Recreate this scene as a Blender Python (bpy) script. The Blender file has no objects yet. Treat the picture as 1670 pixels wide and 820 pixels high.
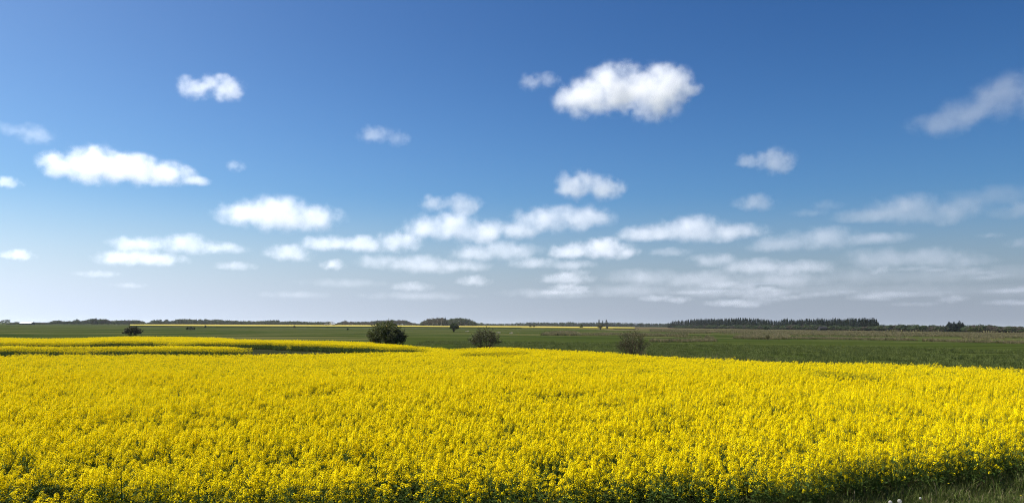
import bpy, math, random
import numpy as np
from mathutils import Matrix, Vector, Euler

random.seed(7)
rng = np.random.default_rng(11)
SC = bpy.context.scene
COL = SC.collection

# ------------------------------------------------------------------ camera
CAM_H = 3.3
PITCH = math.radians(5.41)
ROLL = 0.0056
FPX = 1261.0
cam_d = bpy.data.cameras.new('camera')
cam = bpy.data.objects.new('camera', cam_d)
COL.objects.link(cam)
cam_d.sensor_width = 36.0
cam_d.lens = FPX / 1670.0 * 36.0
cam_d.clip_start = 0.1
cam_d.clip_end = 400000.0
RM = Matrix.Rotation(math.pi / 2 + PITCH, 3, 'X') @ Matrix.Rotation(ROLL, 3, 'Z')
cam.matrix_world = Matrix.Translation((0, 0, CAM_H)) @ RM.to_4x4()
SC.camera = cam

# ------------------------------------------------------------------ world + sun
SUN_EL = math.radians(50)
SUN_AZ = math.radians(-62)      # measured from +Y (view direction) towards +X; the sun stands to the left
w = bpy.data.worlds.new('World')
SC.world = w
w.use_nodes = True
wn = w.node_tree.nodes
wl = w.node_tree.links
for n in list(wn):
    wn.remove(n)
sky = wn.new('ShaderNodeTexSky')
sky.sky_type = 'NISHITA'
sky.sun_disc = False
sky.sun_elevation = SUN_EL
sky.sun_rotation = SUN_AZ
sky.altitude = 0
sky.air_density = 1.0
sky.dust_density = 1.8
sky.ozone_density = 2.0
hs = wn.new('ShaderNodeHueSaturation')
hs.inputs['Saturation'].default_value = 1.3
tint = wn.new('ShaderNodeMix')
tint.data_type = 'RGBA'
tint.blend_type = 'MULTIPLY'
tint.inputs[0].default_value = 1.0
tint.inputs[7].default_value = (0.54, 0.80, 1.08, 1)
# misty air towards the horizon, the same all round: the sky's own brightness with little colour
bw = wn.new('ShaderNodeRGBToBW')
grey = wn.new('ShaderNodeMix')
grey.data_type = 'RGBA'
grey.blend_type = 'MULTIPLY'
grey.inputs[0].default_value = 1.0
grey.inputs[7].default_value = (1.55, 1.78, 2.20, 1)
wtc = wn.new('ShaderNodeTexCoord')
sep = wn.new('ShaderNodeSeparateXYZ')
mr = wn.new('ShaderNodeMapRange')
mr.interpolation_type = 'SMOOTHSTEP'
mr.inputs['From Min'].default_value = -0.01
mr.inputs['From Max'].default_value = 0.17
mr.inputs['To Min'].default_value = 0.95
mr.inputs['To Max'].default_value = 0.0
mist = wn.new('ShaderNodeMix')
mist.data_type = 'RGBA'
bg = wn.new('ShaderNodeBackground')
bg.inputs['Strength'].default_value = 0.050
wo = wn.new('ShaderNodeOutputWorld')
wl.new(sky.outputs[0], hs.inputs['Color'])
wl.new(hs.outputs[0], tint.inputs[6])
# the mist takes the brightness of the clearer sky a little above it, so it is bright on the sunward side
sky2 = wn.new('ShaderNodeTexSky')
for k_ in ('sky_type', 'sun_disc', 'sun_elevation', 'sun_rotation', 'altitude', 'air_density', 'dust_density', 'ozone_density'):
    setattr(sky2, k_, getattr(sky, k_))
sky2.dust_density = 4.0
lift = wn.new('ShaderNodeMath')
lift.operation = 'MAXIMUM'
lift.inputs[1].default_value = 0.11
comb = wn.new('ShaderNodeCombineXYZ')
wl.new(sep.outputs['X'], comb.inputs['X'])
wl.new(sep.outputs['Y'], comb.inputs['Y'])
wl.new(sep.outputs['Z'], lift.inputs[0])
wl.new(lift.outputs[0], comb.inputs['Z'])
wl.new(comb.outputs[0], sky2.inputs['Vector'])
wl.new(sky2.outputs[0], bw.inputs[0])
wl.new(bw.outputs[0], grey.inputs[6])
wl.new(wtc.outputs['Generated'], sep.inputs[0])
wl.new(sep.outputs['Z'], mr.inputs['Value'])
wl.new(mr.outputs[0], mist.inputs[0])
wl.new(tint.outputs[2], mist.inputs[6])
# the blue deepens with height, the same all round
tmr = wn.new('ShaderNodeMapRange')
tmr.interpolation_type = 'SMOOTHSTEP'
tmr.inputs['From Min'].default_value = 0.10
tmr.inputs['From Max'].default_value = 0.44
tmix = wn.new('ShaderNodeMix')
tmix.data_type = 'RGBA'
tmix.inputs[6].default_value = (0.70, 1.02, 1.30, 1)
tmix.inputs[7].default_value = (0.48, 0.72, 1.00, 1)
wl.new(sep.outputs['Z'], tmr.inputs['Value'])
wl.new(tmr.outputs[0], tmix.inputs[0])
wl.new(tmix.outputs[2], tint.inputs[7])
wl.new(grey.outputs[2], mist.inputs[7])
wl.new(mist.outputs[2], bg.inputs['Color'])
wl.new(bg.outputs[0], wo.inputs['Surface'])

sd = bpy.data.lights.new('sun', 'SUN')
sd.energy = 5.0
sd.angle = math.radians(0.53)
sd.color = (1.0, 0.95, 0.87)
so = bpy.data.objects.new('sun', sd)
COL.objects.link(so)
SUN_DIR = Vector((math.sin(SUN_AZ) * math.cos(SUN_EL), math.cos(SUN_AZ) * math.cos(SUN_EL), math.sin(SUN_EL)))
so.rotation_euler = SUN_DIR.to_track_quat('Z', 'Y').to_euler()
so.location = (0, 0, 50)

SC.view_settings.view_transform = 'Standard'
SC.view_settings.look = 'None'
SC.view_settings.exposure = 0.84
SC.view_settings.gamma = 1.0
SC.render.engine = 'CYCLES'
cy = SC.cycles
cy.max_bounces = 12
cy.diffuse_bounces = 2
cy.glossy_bounces = 2
cy.transmission_bounces = 3
cy.transparent_max_bounces = 24
cy.volume_bounces = 10
cy.volume_step_rate = 1.0
cy.volume_max_steps = 512
cy.use_denoising = True
cy.denoiser = 'OPENIMAGEDENOISE'
cy.denoising_input_passes = 'RGB_ALBEDO_NORMAL'
cy.denoising_prefilter = 'NONE'
cy.filter_width = 1.0
cy.use_adaptive_sampling = True
cy.adaptive_threshold = 0.008


# ------------------------------------------------------------------ helpers
def ray(px, py):
    return (RM @ Vector(((px - 835) / FPX, (410 - py) / FPX, -1.0))).normalized()


def at_height(px, py, z=0.0):
    """the point of the horizontal plane z that the photo shows at this pixel"""
    d = ray(px, py)
    t = (z - CAM_H) / d.z
    return Vector((d.x * t, d.y * t, z))


def at_dist(px, dist, z=0.0):
    d = ray(px, 530)
    k = dist / math.hypot(d.x, d.y)
    return Vector((d.x * k, d.y * k, z))


def tag(o, label=None, cat=None, group=None, kind=None):
    if label:
        o['label'] = label
    if cat:
        o['category'] = cat
    if group:
        o['group'] = group
    if kind:
        o['kind'] = kind
    return o


class MB:
    def __init__(s):
        s.v = []
        s.f = []
        s.m = []

    def face(s, pts, m=0):
        b = len(s.v)
        s.v.extend(pts)
        s.f.append(tuple(range(b, b + len(pts))))
        s.m.append(m)

    def tube(s, pts, rad, sides=3, m=0):
        b = len(s.v)
        n = len(pts)
        pts = [Vector(p) for p in pts]
        for i, p in enumerate(pts):
            d = (pts[min(i + 1, n - 1)] - pts[max(i - 1, 0)])
            d = d.normalized() if d.length > 1e-9 else Vector((0, 0, 1))
            a = d.cross(Vector((0.31, 0.95, 0.02)))
            if a.length < 1e-3:
                a = d.cross(Vector((1, 0, 0)))
            a.normalize()
            c = d.cross(a)
            for k in range(sides):
                t = 2 * math.pi * k / sides
                s.v.append(tuple(p + (a * math.cos(t) + c * math.sin(t)) * rad[i]))
        for i in range(n - 1):
            for k in range(sides):
                k2 = (k + 1) % sides
                s.f.append((b + i * sides + k, b + i * sides + k2, b + (i + 1) * sides + k2, b + (i + 1) * sides + k))
                s.m.append(m)

    def quad(s, c, n, up, w_, h_, m=0, fold=0.0):
        """a small leaf or petal pair: centre c, normal n, direction up"""
        n = Vector(n).normalized()
        r = n.cross(Vector(up))
        if r.length < 1e-4:
            r = n.cross(Vector((1, 0, 0.2)))
        r.normalize()
        u = r.cross(n)
        c = Vector(c)
        k = n * (fold * w_)
        s.face([tuple(c - u * h_ - k * 0), tuple(c + r * w_ + k), tuple(c + u * h_), tuple(c - r * w_ + k)], m)

    def box(s, x0, x1, y0, y1, z0, z1, m=0):
        p = [(x0, y0, z0), (x1, y0, z0), (x1, y1, z0), (x0, y1, z0), (x0, y0, z1), (x1, y0, z1), (x1, y1, z1), (x0, y1, z1)]
        b = len(s.v)
        s.v.extend(p)
        for f in ((0, 3, 2, 1), (4, 5, 6, 7), (0, 1, 5, 4), (1, 2, 6, 5), (2, 3, 7, 6), (3, 0, 4, 7)):
            s.f.append(tuple(b + i for i in f))
            s.m.append(m)

    def mesh(s, name, mats):
        me = bpy.data.meshes.new(name)
        me.from_pydata([tuple(p) for p in s.v], [], s.f)
        for m in mats:
            me.materials.append(m)
        if len(mats) > 1:
            me.polygons.foreach_set('material_index', s.m)
        me.update()
        return me

    def obj(s, name, mats, parent=None, link=True):
        if not isinstance(mats, (list, tuple)):
            mats = [mats]
        o = bpy.data.objects.new(name, s.mesh(name, mats))
        if link:
            COL.objects.link(o)
        if parent:
            o.parent = parent
        return o


def empty(name, loc, rz=0.0):
    o = bpy.data.objects.new(name, None)
    COL.objects.link(o)
    o.location = loc
    o.rotation_euler = (0, 0, rz)
    o.empty_display_size = 0.3
    return o


def copy_tree(o, parent=None):
    c = o.copy()
    COL.objects.link(c)
    c.parent = parent
    for ch in list(o.children):
        copy_tree(ch, c)
    return c


# ------------------------------------------------------------------ materials
def new_mat(name):
    m = bpy.data.materials.new(name)
    m.use_nodes = True
    nt = m.node_tree
    for n in list(nt.nodes):
        nt.nodes.remove(n)
    out = nt.nodes.new('ShaderNodeOutputMaterial')
    return m, nt, out


def leafy(name, col_a, col_b, transl=0.35, rough=0.6, scale=3.0, tcol=None, spec=0.25):
    """leaf or petal: two tones varied per instance and in space, part of the light passes through"""
    m, nt, out = new_mat(name)
    N = nt.nodes.new
    L = nt.links.new
    oi = N('ShaderNodeObjectInfo')
    geo = N('ShaderNodeNewGeometry')
    no = N('ShaderNodeTexNoise')
    no.inputs['Scale'].default_value = scale
    L(geo.outputs['Position'], no.inputs['Vector'])
    add = N('ShaderNodeMath')
    add.operation = 'ADD'
    L(oi.outputs['Random'], add.inputs[0])
    L(no.outputs['Fac'], add.inputs[1])
    mul = N('ShaderNodeMath')
    mul.operation = 'MULTIPLY'
    mul.inputs[1].default_value = 0.5
    L(add.outputs[0], mul.inputs[0])
    mix = N('ShaderNodeMix')
    mix.data_type = 'RGBA'
    mix.inputs[6].default_value = (*col_a, 1)
    mix.inputs[7].default_value = (*col_b, 1)
    L(mul.outputs[0], mix.inputs[0])
    pb = N('ShaderNodeBsdfPrincipled')
    pb.inputs['Roughness'].default_value = rough
    pb.inputs['Specular IOR Level'].default_value = spec
    L(mix.outputs[2], pb.inputs['Base Color'])
    tr = N('ShaderNodeBsdfTranslucent')
    if tcol:
        mt = N('ShaderNodeMix')
        mt.data_type = 'RGBA'
        mt.blend_type = 'MULTIPLY'
        mt.inputs[0].default_value = 1.0
        mt.inputs[7].default_value = (*tcol, 1)
        L(mix.outputs[2], mt.inputs[6])
        L(mt.outputs[2], tr.inputs['Color'])
    else:
        L(mix.outputs[2], tr.inputs['Color'])
    ms = N('ShaderNodeMixShader')
    ms.inputs[0].default_value = transl
    L(pb.outputs[0], ms.inputs[1])
    L(tr.outputs[0], ms.inputs[2])
    L(ms.outputs[0], out.inputs['Surface'])
    return m


def solid(name, col_a, col_b, rough=0.8, scale=8.0, bump=0.0):
    m, nt, out = new_mat(name)
    N = nt.nodes.new
    L = nt.links.new
    tc = N('ShaderNodeTexCoord')
    no = N('ShaderNodeTexNoise')
    no.inputs['Scale'].default_value = scale
    no.inputs['Detail'].default_value = 5
    L(tc.outputs['Object'], no.inputs['Vector'])
    mix = N('ShaderNodeMix')
    mix.data_type = 'RGBA'
    mix.inputs[6].default_value = (*col_a, 1)
    mix.inputs[7].default_value = (*col_b, 1)
    L(no.outputs['Fac'], mix.inputs[0])
    pb = N('ShaderNodeBsdfPrincipled')
    pb.inputs['Roughness'].default_value = rough
    pb.inputs['Specular IOR Level'].default_value = 0.15
    L(mix.outputs[2], pb.inputs['Base Color'])
    if bump:
        bp = N('ShaderNodeBump')
        bp.inputs['Strength'].default_value = bump
        L(no.outputs['Fac'], bp.inputs['Height'])
        L(bp.outputs[0], pb.inputs['Normal'])
    L(pb.outputs[0], out.inputs['Surface'])
    return m


def ground_mat(name, stops, sx, sy, fine=3.0, bump=0.6, seed=0.0):
    """soil or sward: a long noise stretched along the rows, a patch noise and a fine grain"""
    m, nt, out = new_mat(name)
    N = nt.nodes.new
    L = nt.links.new
    geo = N('ShaderNodeNewGeometry')
    mp = N('ShaderNodeMapping')
    mp.inputs['Scale'].default_value = (sx, sy, 1)
    mp.inputs['Rotation'].default_value = (0, 0, math.radians(4))
    mp.inputs['Location'].default_value = (seed, seed * 1.7, 0)
    L(geo.outputs['Position'], mp.inputs['Vector'])
    n1 = N('ShaderNodeTexNoise')
    n1.inputs['Scale'].default_value = 1.0
    n1.inputs['Detail'].default_value = 6
    n1.inputs['Roughness'].default_value = 0.62
    L(mp.outputs[0], n1.inputs['Vector'])
    n2 = N('ShaderNodeTexNoise')
    n2.inputs['Scale'].default_value = fine
    n2.inputs['Detail'].default_value = 4
    L(geo.outputs['Position'], n2.inputs['Vector'])
    ma = N('ShaderNodeMath')
    ma.operation = 'MULTIPLY_ADD'
    ma.inputs[1].default_value = 0.22
    L(n2.outputs['Fac'], ma.inputs[0])
    L(n1.outputs['Fac'], ma.inputs[2])
    su = N('ShaderNodeMath')
    su.operation = 'SUBTRACT'
    su.inputs[1].default_value = 0.11
    L(ma.outputs[0], su.inputs[0])
    cr = N('ShaderNodeValToRGB')
    e = cr.color_ramp.elements
    e[0].position, e[0].color = stops[0][0], (*stops[0][1], 1)
    e[1].position, e[1].color = stops[-1][0], (*stops[-1][1], 1)
    for p, c in stops[1:-1]:
        k = e.new(p)
        k.color = (*c, 1)
    L(su.outputs[0], cr.inputs[0])
    pb = N('ShaderNodeBsdfPrincipled')
    pb.inputs['Roughness'].default_value = 0.95
    pb.inputs['Specular IOR Level'].default_value = 0.0
    L(cr.outputs[0], pb.inputs['Base Color'])
    bp = N('ShaderNodeBump')
    bp.inputs['Strength'].default_value = bump
    bp.inputs['Distance'].default_value = 0.15
    L(n2.outputs['Fac'], bp.inputs['Height'])
    L(bp.outputs[0], pb.inputs['Normal'])
    L(pb.outputs[0], out.inputs['Surface'])
    return m


M_PETAL = leafy('rape_petal', (0.97, 0.76, 0.002), (0.98, 0.84, 0.004), 0.38, 0.6, 0.6, spec=0.02)
M_BUD = leafy('rape_bud', (0.30, 0.36, 0.03), (0.50, 0.48, 0.03), 0.25, 0.6, 2.0)
M_STEM = leafy('rape_stem', (0.09, 0.15, 0.03), (0.17, 0.22, 0.05), 0.1, 0.7, 2.0, spec=0.05)
M_RLEAF = leafy('rape_leaf', (0.045, 0.085, 0.018), (0.085, 0.13, 0.03), 0.3, 0.7, 2.0, spec=0.05)
M_BARK = solid('bark', (0.07, 0.055, 0.04), (0.14, 0.115, 0.09), 0.9, 6.0)
M_BIRCH = solid('pale_bark', (0.30, 0.27, 0.24), (0.50, 0.46, 0.42), 0.8, 3.0)
M_TWIG = solid('twig', (0.08, 0.06, 0.035), (0.14, 0.11, 0.06), 0.9, 6.0)
M_LEAF_OLIVE = leafy('olive_leaf', (0.075, 0.095, 0.025), (0.13, 0.15, 0.04), 0.3, 0.6, 1.2)
M_LEAF_BROWN = leafy('brown_bud_leaf', (0.095, 0.085, 0.03), (0.15, 0.14, 0.045), 0.3, 0.6, 1.2)
M_LEAF_DULL = leafy('dull_bud_leaf', (0.055, 0.058, 0.020), (0.085, 0.088, 0.028), 0.25, 0.6, 1.2)
M_LEAF_GREEN = leafy('broad_leaf', (0.035, 0.06, 0.022), (0.065, 0.095, 0.03), 0.3, 0.6, 0.4)
M_NEEDLE = leafy('needle', (0.014, 0.030, 0.020), (0.030, 0.052, 0.030), 0.1, 0.6, 0.4)
M_TWIGGY = leafy('bare_twigs', (0.075, 0.062, 0.050), (0.12, 0.10, 0.078), 0.15, 0.8, 0.4)
M_GRASS = leafy('grass_blade', (0.07, 0.10, 0.022), (0.13, 0.15, 0.045), 0.35, 0.7, 1.0, spec=0.05)
M_DRY = leafy('dry_blade', (0.17, 0.14, 0.07), (0.28, 0.23, 0.13), 0.3, 0.7, 1.0)

# ------------------------------------------------------------------ clouds
CLOUD_ALT = 1000.0


def cloud_mat(name, blobs, scale, tau, seed, wisp, soft, white):
    """density in one cloud: rounded lobes eaten into by turbulence"""
    m, nt, out = new_mat(name)
    N = nt.nodes.new
    L = nt.links.new
    tc = N('ShaderNodeTexCoord')
    size, dens_len = scale
    # low-frequency warp and fine noise
    nz = N('ShaderNodeTexNoise')
    nz.noise_dimensions = '4D'
    nz.inputs['W'].default_value = seed
    nz.inputs['Scale'].default_value = 1.5 / size
    nz.inputs['Detail'].default_value = 7.0
    nz.inputs['Roughness'].default_value = 0.6
    L(tc.outputs['Object'], nz.inputs['Vector'])
    prev = None
    for (c, r, a) in blobs:
        sub = N('ShaderNodeVectorMath')
        sub.operation = 'SUBTRACT'
        sub.inputs[1].default_value = c
        L(tc.outputs['Object'], sub.inputs[0])
        dv = N('ShaderNodeVectorMath')
        dv.operation = 'DIVIDE'
        dv.inputs[1].default_value = r
        L(sub.outputs[0], dv.inputs[0])
        ln = N('ShaderNodeVectorMath')
        ln.operation = 'LENGTH'
        L(dv.outputs[0], ln.inputs[0])
        iv = N('ShaderNodeMath')
        iv.operation = 'MULTIPLY_ADD'
        iv.inputs[1].default_value = -1.0
        iv.inputs[2].default_value = 1.0
        L(ln.outputs['Value'], iv.inputs[0])
        if prev is None:
            prev = iv.outputs[0]
        else:
            mx = N('ShaderNodeMath')
            mx.operation = 'SMOOTH_MAX'
            mx.inputs[2].default_value = 0.25
            L(prev, mx.inputs[0])
            L(iv.outputs[0], mx.inputs[1])
            prev = mx.outputs[0]
    # field + (noise - .5) * wisp
    a1 = N('ShaderNodeMath')
    a1.operation = 'MULTIPLY_ADD'
    a1.inputs[1].default_value = wisp
    L(nz.outputs['Fac'], a1.inputs[0])
    L(prev, a1.inputs[2])
    mr = N('ShaderNodeMapRange')
    mr.interpolation_type = 'SMOOTHSTEP'
    mr.inputs['From Min'].default_value = 0.14 + wisp * 0.5
    mr.inputs['From Max'].default_value = 0.14 + wisp * 0.5 + soft
    mr.inputs['To Min'].default_value = 0.0
    mr.inputs['To Max'].default_value = tau / dens_len
    L(a1.outputs[0], mr.inputs['Value'])
    rim = N('ShaderNodeMapRange')
    rim.interpolation_type = 'SMOOTHSTEP'
    rim.inputs['From Min'].default_value = 0.0
    rim.inputs['From Max'].default_value = 0.30
    L(prev, rim.inputs['Value'])
    de = N('ShaderNodeMath')
    de.operation = 'MULTIPLY'
    L(mr.outputs[0], de.inputs[0])
    L(rim.outputs[0], de.inputs[1])
    vs = N('ShaderNodeVolumeScatter')
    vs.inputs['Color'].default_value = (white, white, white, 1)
    vs.inputs['Anisotropy'].default_value = 0.5
    L(de.outputs[0], vs.inputs['Density'])
    L(vs.outputs[0], out.inputs['Volume'])
    return m


def cloud(label, blobs_px, tau=5.0, white=1.0, wisp=2.4, soft=0.9, name='cloud', alt=CLOUD_ALT, depth=0.8):
    """blobs: (x, y, half width, half height) of each lobe"""
    cx = sum(b[0] for b in blobs_px) / len(blobs_px)
    cyy = sum(b[1] for b in blobs_px) / len(blobs_px)
    d = ray(cx, cyy)
    t = (alt - CAM_H) / d.z
    c = Vector((0, 0, CAM_H)) + d * t
    az = math.atan2(d.x, d.y)
    fwd = (RM @ Vector((0, 0, -1))).dot(d * t)
    k = fwd / FPX
    turn = Matrix.Rotation(az, 3, 'Z')
    bl = []
    hull = []
    rs = random.Random(int(cx * 7 + cyy))
    for (bx, by, rx, ry) in blobs_px:
        dd = ray(bx, by)
        pt = Vector((0, 0, CAM_H)) + dd * (fwd / dd.dot(RM @ Vector((0, 0, -1))))
        lx, ly0, lz = turn @ (pt - c)
        ry_ = max(ry, 3) * k * 1.45
        rx_ = rx * k * 1.4
        dp = max(rx_ * depth, ry_)
        ly = ly0 + rs.uniform(-0.2, 0.2) * dp
        cc = (lx, ly, lz)
        rr = (rx_, dp, ry_)
        bl.append((cc, rr, 1.0))
        for i in range(9):
            th = math.pi * (i + 0.5) / 9
            for j in range(14):
                ph = 2 * math.pi * j / 14
                hull.append((lx + rr[0] * math.sin(th) * math.cos(ph), ly + rr[1] * math.sin(th) * math.sin(ph), lz + rr[2] * math.cos(th)))
    import bmesh
    bm = bmesh.new()
    for p in hull:
        bm.verts.new(p)
    r = bmesh.ops.convex_hull(bm, input=bm.verts)
    bmesh.ops.delete(bm, geom=list({g for g in r['geom_interior'] + r['geom_unused'] if isinstance(g, bmesh.types.BMVert)}), context='VERTS')
    me = bpy.data.meshes.new(name)
    bm.to_mesh(me)
    bm.free()
    o = bpy.data.objects.new(name, me)
    COL.objects.link(o)
    o.location = c
    o.rotation_euler = (0, 0, -az)
    mry = sum(b[1][2] for b in bl) / len(bl)
    mrx = sum(b[1][0] for b in bl) / len(bl)
    ns = math.sqrt(mrx * mry)
    mdp = sum(b[1][1] for b in bl) / len(bl)
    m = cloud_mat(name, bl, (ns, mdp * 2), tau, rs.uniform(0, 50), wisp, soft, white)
    me.materials.append(m)
    tag(o, label, 'cloud', 'scraps of the low cloud bank' if 'scraps' in label else 'fair-weather clouds')
    return o


CL = [
    ('biggest bright white cloud, high in the sky right of centre', [(955, 160, 46, 32), (1010, 145, 52, 38), (1065, 152, 52, 40), (1092, 134, 36, 30), (1124, 146, 20, 12)], 5.5),
    ('small thin wisp just left of the biggest cloud', [(868, 134, 22, 15), (894, 130, 20, 11)], 1.0),
    ('small ragged white cloud, highest in the left half of the sky', [(317, 145, 28, 18), (342, 136, 20, 14), (368, 144, 30, 20)], 2.6),
    ('long bright white cloud low on the left, above the hazy horizon', [(97, 268, 30, 22), (150, 268, 50, 30), (210, 277, 60, 23), (268, 282, 45, 19), (314, 293, 26, 9)], 5.5),
    ('rounded white loaf-shaped cloud left of centre', [(392, 346, 40, 20), (450, 348, 62, 27), (512, 355, 44, 22)], 5.0),
    ('faint thin wisp high above the loaf-shaped cloud', [(610, 219, 28, 14), (650, 226, 20, 13)], 0.9),
    ('tiny faint puff between the long left cloud and the loaf-shaped cloud', [(383, 270, 16, 10)], 0.8),
    ('small white cloud cut by the left edge of the picture', [(8, 298, 24, 9)], 2.5),
    ('faint torn wisps at the left edge above the long white cloud', [(5, 210, 20, 12), (55, 218, 34, 15)], 0.7),
    ('small pale cloud just above the middle cloud group', [(710, 332, 26, 14), (755, 333, 32, 16)], 2.4),
    ('medium white cloud in the middle below the biggest cloud', [(940, 303, 33, 24), (985, 308, 33, 18)], 3.2),
    ('small grey cloud right of and below the biggest cloud', [(1226, 262, 24, 13), (1266, 262, 32, 21)], 2.4),
    ('small oval cloud below the small grey one on the right', [(1230, 331, 34, 14)], 2.2),
    ('soft grey slanting cloud high at the right edge', [(1690, 150, 40, 40), (1635, 155, 46, 32), (1590, 182, 55, 26), (1535, 202, 50, 20)], 2.8),
    ('bright lumpy cloud at the top left of the middle cloud group', [(690, 370, 36, 21), (735, 371, 45, 25), (792, 377, 46, 20)], 4.2),
    ('pale double-humped cloud at the top right of the middle cloud group', [(880, 360, 46, 22), (944, 357, 52, 20), (850, 378, 36, 14)], 3.2),
    ('long low white cloud leading left from the middle cloud group', [(530, 396, 38, 13), (592, 398, 45, 13), (648, 395, 38, 17)], 3.8),
    ('flat white cloud, upper of the stacked pair at lower left', [(228, 398, 44, 13), (302, 398, 46, 16), (358, 405, 42, 9)], 3.0),
    ('flat white cloud, lower of the stacked pair at lower left', [(197, 420, 38, 13), (252, 423, 46, 11)], 3.6),
    ('small white puff right of the stacked pair', [(470, 412, 38, 14)], 3.4),
    ('tiny bright puff under the long low white cloud', [(542, 432, 20, 9)], 3.0),
    ('tiny white puff near the left edge above the horizon haze', [(30, 416, 24, 9)], 2.6),
    ('long flat grey-white cloud right of the middle group', [(1058, 379, 54, 13), (1130, 374, 62, 20), (1192, 379, 56, 14)], 3.6),
    ('wide grey cloud with a humped top on the right', [(1418, 352, 54, 11), (1480, 341, 62, 23), (1552, 346, 52, 20)], 3.4),
    ('grey streak reaching the right edge above the humped cloud', [(1625, 320, 80, 14)], 2.0),
    ('grey cloud cut by the right edge below the streak', [(1665, 345, 44, 14)], 2.2),
    ('thin dark grey wisp left of the humped cloud', [(1322, 347, 30, 7), (1350, 336, 26, 9)], 1.0),
    ('long flat grey cloud below the humped cloud', [(1268, 397, 52, 13), (1342, 390, 62, 18), (1424, 390, 56, 9)], 3.2),
    ('broad flat grey cloud low on the right above the horizon bank', [(1436, 421, 60, 16), (1520, 419, 64, 15), (1582, 426, 40, 11)], 3.2),
    ('white rounded cloud low right in the middle group', [(930, 408, 34, 14), (985, 405, 46, 17), (1022, 412, 26, 9)], 3.8),
    ('flat pale cloud in the heart of the middle group', [(780, 412, 46, 14), (830, 409, 52, 14)], 3.2),
    ('long low cloud at the bottom left of the middle group', [(620, 425, 40, 12), (690, 430, 60, 14), (750, 434, 50, 10)], 2.6),
    ('small flat cloud under the white rounded one', [(925, 454, 46, 9)], 2.4),
    ('small puff low under the middle group', [(772, 458, 28, 9)], 2.4),
    ('low faint puff left of the small puff', [(672, 467, 36, 8)], 1.8),
    ('tiny grey sliver near the right edge', [(1615, 384, 22, 5)], 1.2),
    ('small grey scrap on the right edge under the sliver', [(1662, 397, 22, 9)], 1.6),
    ('small grey wisp between the flat clouds right of centre', [(1092, 410, 36, 7)], 1.2),
    ('grey cloud with a bright top on the left end of the horizon bank', [(1165, 424, 42, 11), (1235, 434, 60, 13), (1310, 436, 52, 12)], 2.8),
    ('pale low cloud between the middle group and the horizon bank', [(870, 428, 40, 9), (930, 432, 40, 8)], 2.2),
    ('faint flat streak low on the left over the haze', [(160, 446, 34, 6), (212, 465, 26, 5)], 0.9),
    ('faint low streak right of the stacked pair', [(385, 434, 34, 7)], 1.6),
    ('long grey sheet in the horizon bank on the far right', [(1400, 448, 90, 13), (1530, 450, 90, 14), (1640, 446, 70, 13)], 1.6),
    ('grey sheet in the horizon bank right of centre', [(1050, 452, 70, 12), (1150, 455, 80, 14), (1270, 458, 80, 12)], 1.6),
    ('lowest grey sheet of the horizon bank on the far right', [(1350, 472, 110, 10), (1500, 472, 110, 10), (1640, 475, 90, 10)], 1.3),
    ('lowest grey sheet of the horizon bank right of centre', [(900, 478, 80, 8), (1030, 474, 90, 10), (1170, 476, 90, 9)], 1.1),
    ('faint thin sheet low over the middle of the horizon', [(560, 462, 70, 7), (680, 482, 90, 7), (480, 480, 60, 6)], 0.8),
]
_r = random.Random(5)
for i_ in range(26):
    x_ = 900 + 780 * _r.random() ** 0.8
    y_ = 434 + 62 * _r.random()
    w_ = _r.uniform(12, 34) * (1 + (y_ - 434) / 80)
    CL.append(('one of the small grey cloud scraps in the low broken bank on the right', [(x_, y_, w_, _r.uniform(3.5, 7)), (x_ + w_ * _r.uniform(0.6, 1.2), y_ + _r.uniform(-4, 3), w_ * 0.8, _r.uniform(3, 6))], _r.uniform(0.9, 2.2)))
for c in CL:
    # rightward clouds are thicker; their grey shading is painted into the scatter colour
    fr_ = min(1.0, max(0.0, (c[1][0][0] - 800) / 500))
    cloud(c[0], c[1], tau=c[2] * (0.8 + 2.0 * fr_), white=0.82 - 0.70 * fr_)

# ------------------------------------------------------------------ ground
def sheet(name, pts, z, mat, label=None):
    me = bpy.data.meshes.new(name)
    me.from_pydata([(p[0], p[1], z) for p in pts], [], [tuple(range(len(pts)))])
    me.materials.append(mat)
    o = bpy.data.objects.new(name, me)
    COL.objects.link(o)
    tag(o, label, kind='structure')
    return o


G_DARK = (0.026, 0.042, 0.013)
G_MID = (0.042, 0.064, 0.020)
G_LIGHT = (0.072, 0.090, 0.034)
G_TAN = (0.16, 0.13, 0.07)
M_MEADOW = ground_mat('meadow_sward', [(0.42, (0.018, 0.030, 0.007)), (0.48, (0.030, 0.044, 0.011)), (0.53, (0.045, 0.058, 0.016)), (0.60, (0.085, 0.080, 0.032))], 1 / 90, 1 / 14)
M_SOIL = ground_mat('crop_soil', [(0.35, (0.016, 0.022, 0.008)), (0.65, (0.032, 0.034, 0.016))], 1, 1, 6, 0.8)
M_WHEAT = ground_mat('smooth_green_field', [(0.40, (0.022, 0.033, 0.007)), (0.5, (0.032, 0.046, 0.010)), (0.60, (0.048, 0.058, 0.016))], 1 / 80, 1 / 5.0, 3, 0.8, 7)
M_HEATH = ground_mat('heath_sward', [(0.40, (0.026, 0.036, 0.010)), (0.49, (0.055, 0.055, 0.022)), (0.56, (0.115, 0.092, 0.050)), (0.66, (0.17, 0.14, 0.08))], 1 / 45, 1 / 16, 1.0, 0.6, 3)
M_VERGE = ground_mat('verge_turf', [(0.3, (0.035, 0.048, 0.018)), (0.55, (0.055, 0.065, 0.025)), (0.75, (0.10, 0.085, 0.045))], 1 / 1.6, 1 / 0.6, 14, 0.9, 5)
M_FALLOW = ground_mat('fallow_strip', [(0.3, (0.07, 0.055, 0.035)), (0.7, (0.12, 0.08, 0.05))], 1 / 40, 1 / 10, 1.0, 0.4, 9)

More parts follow.
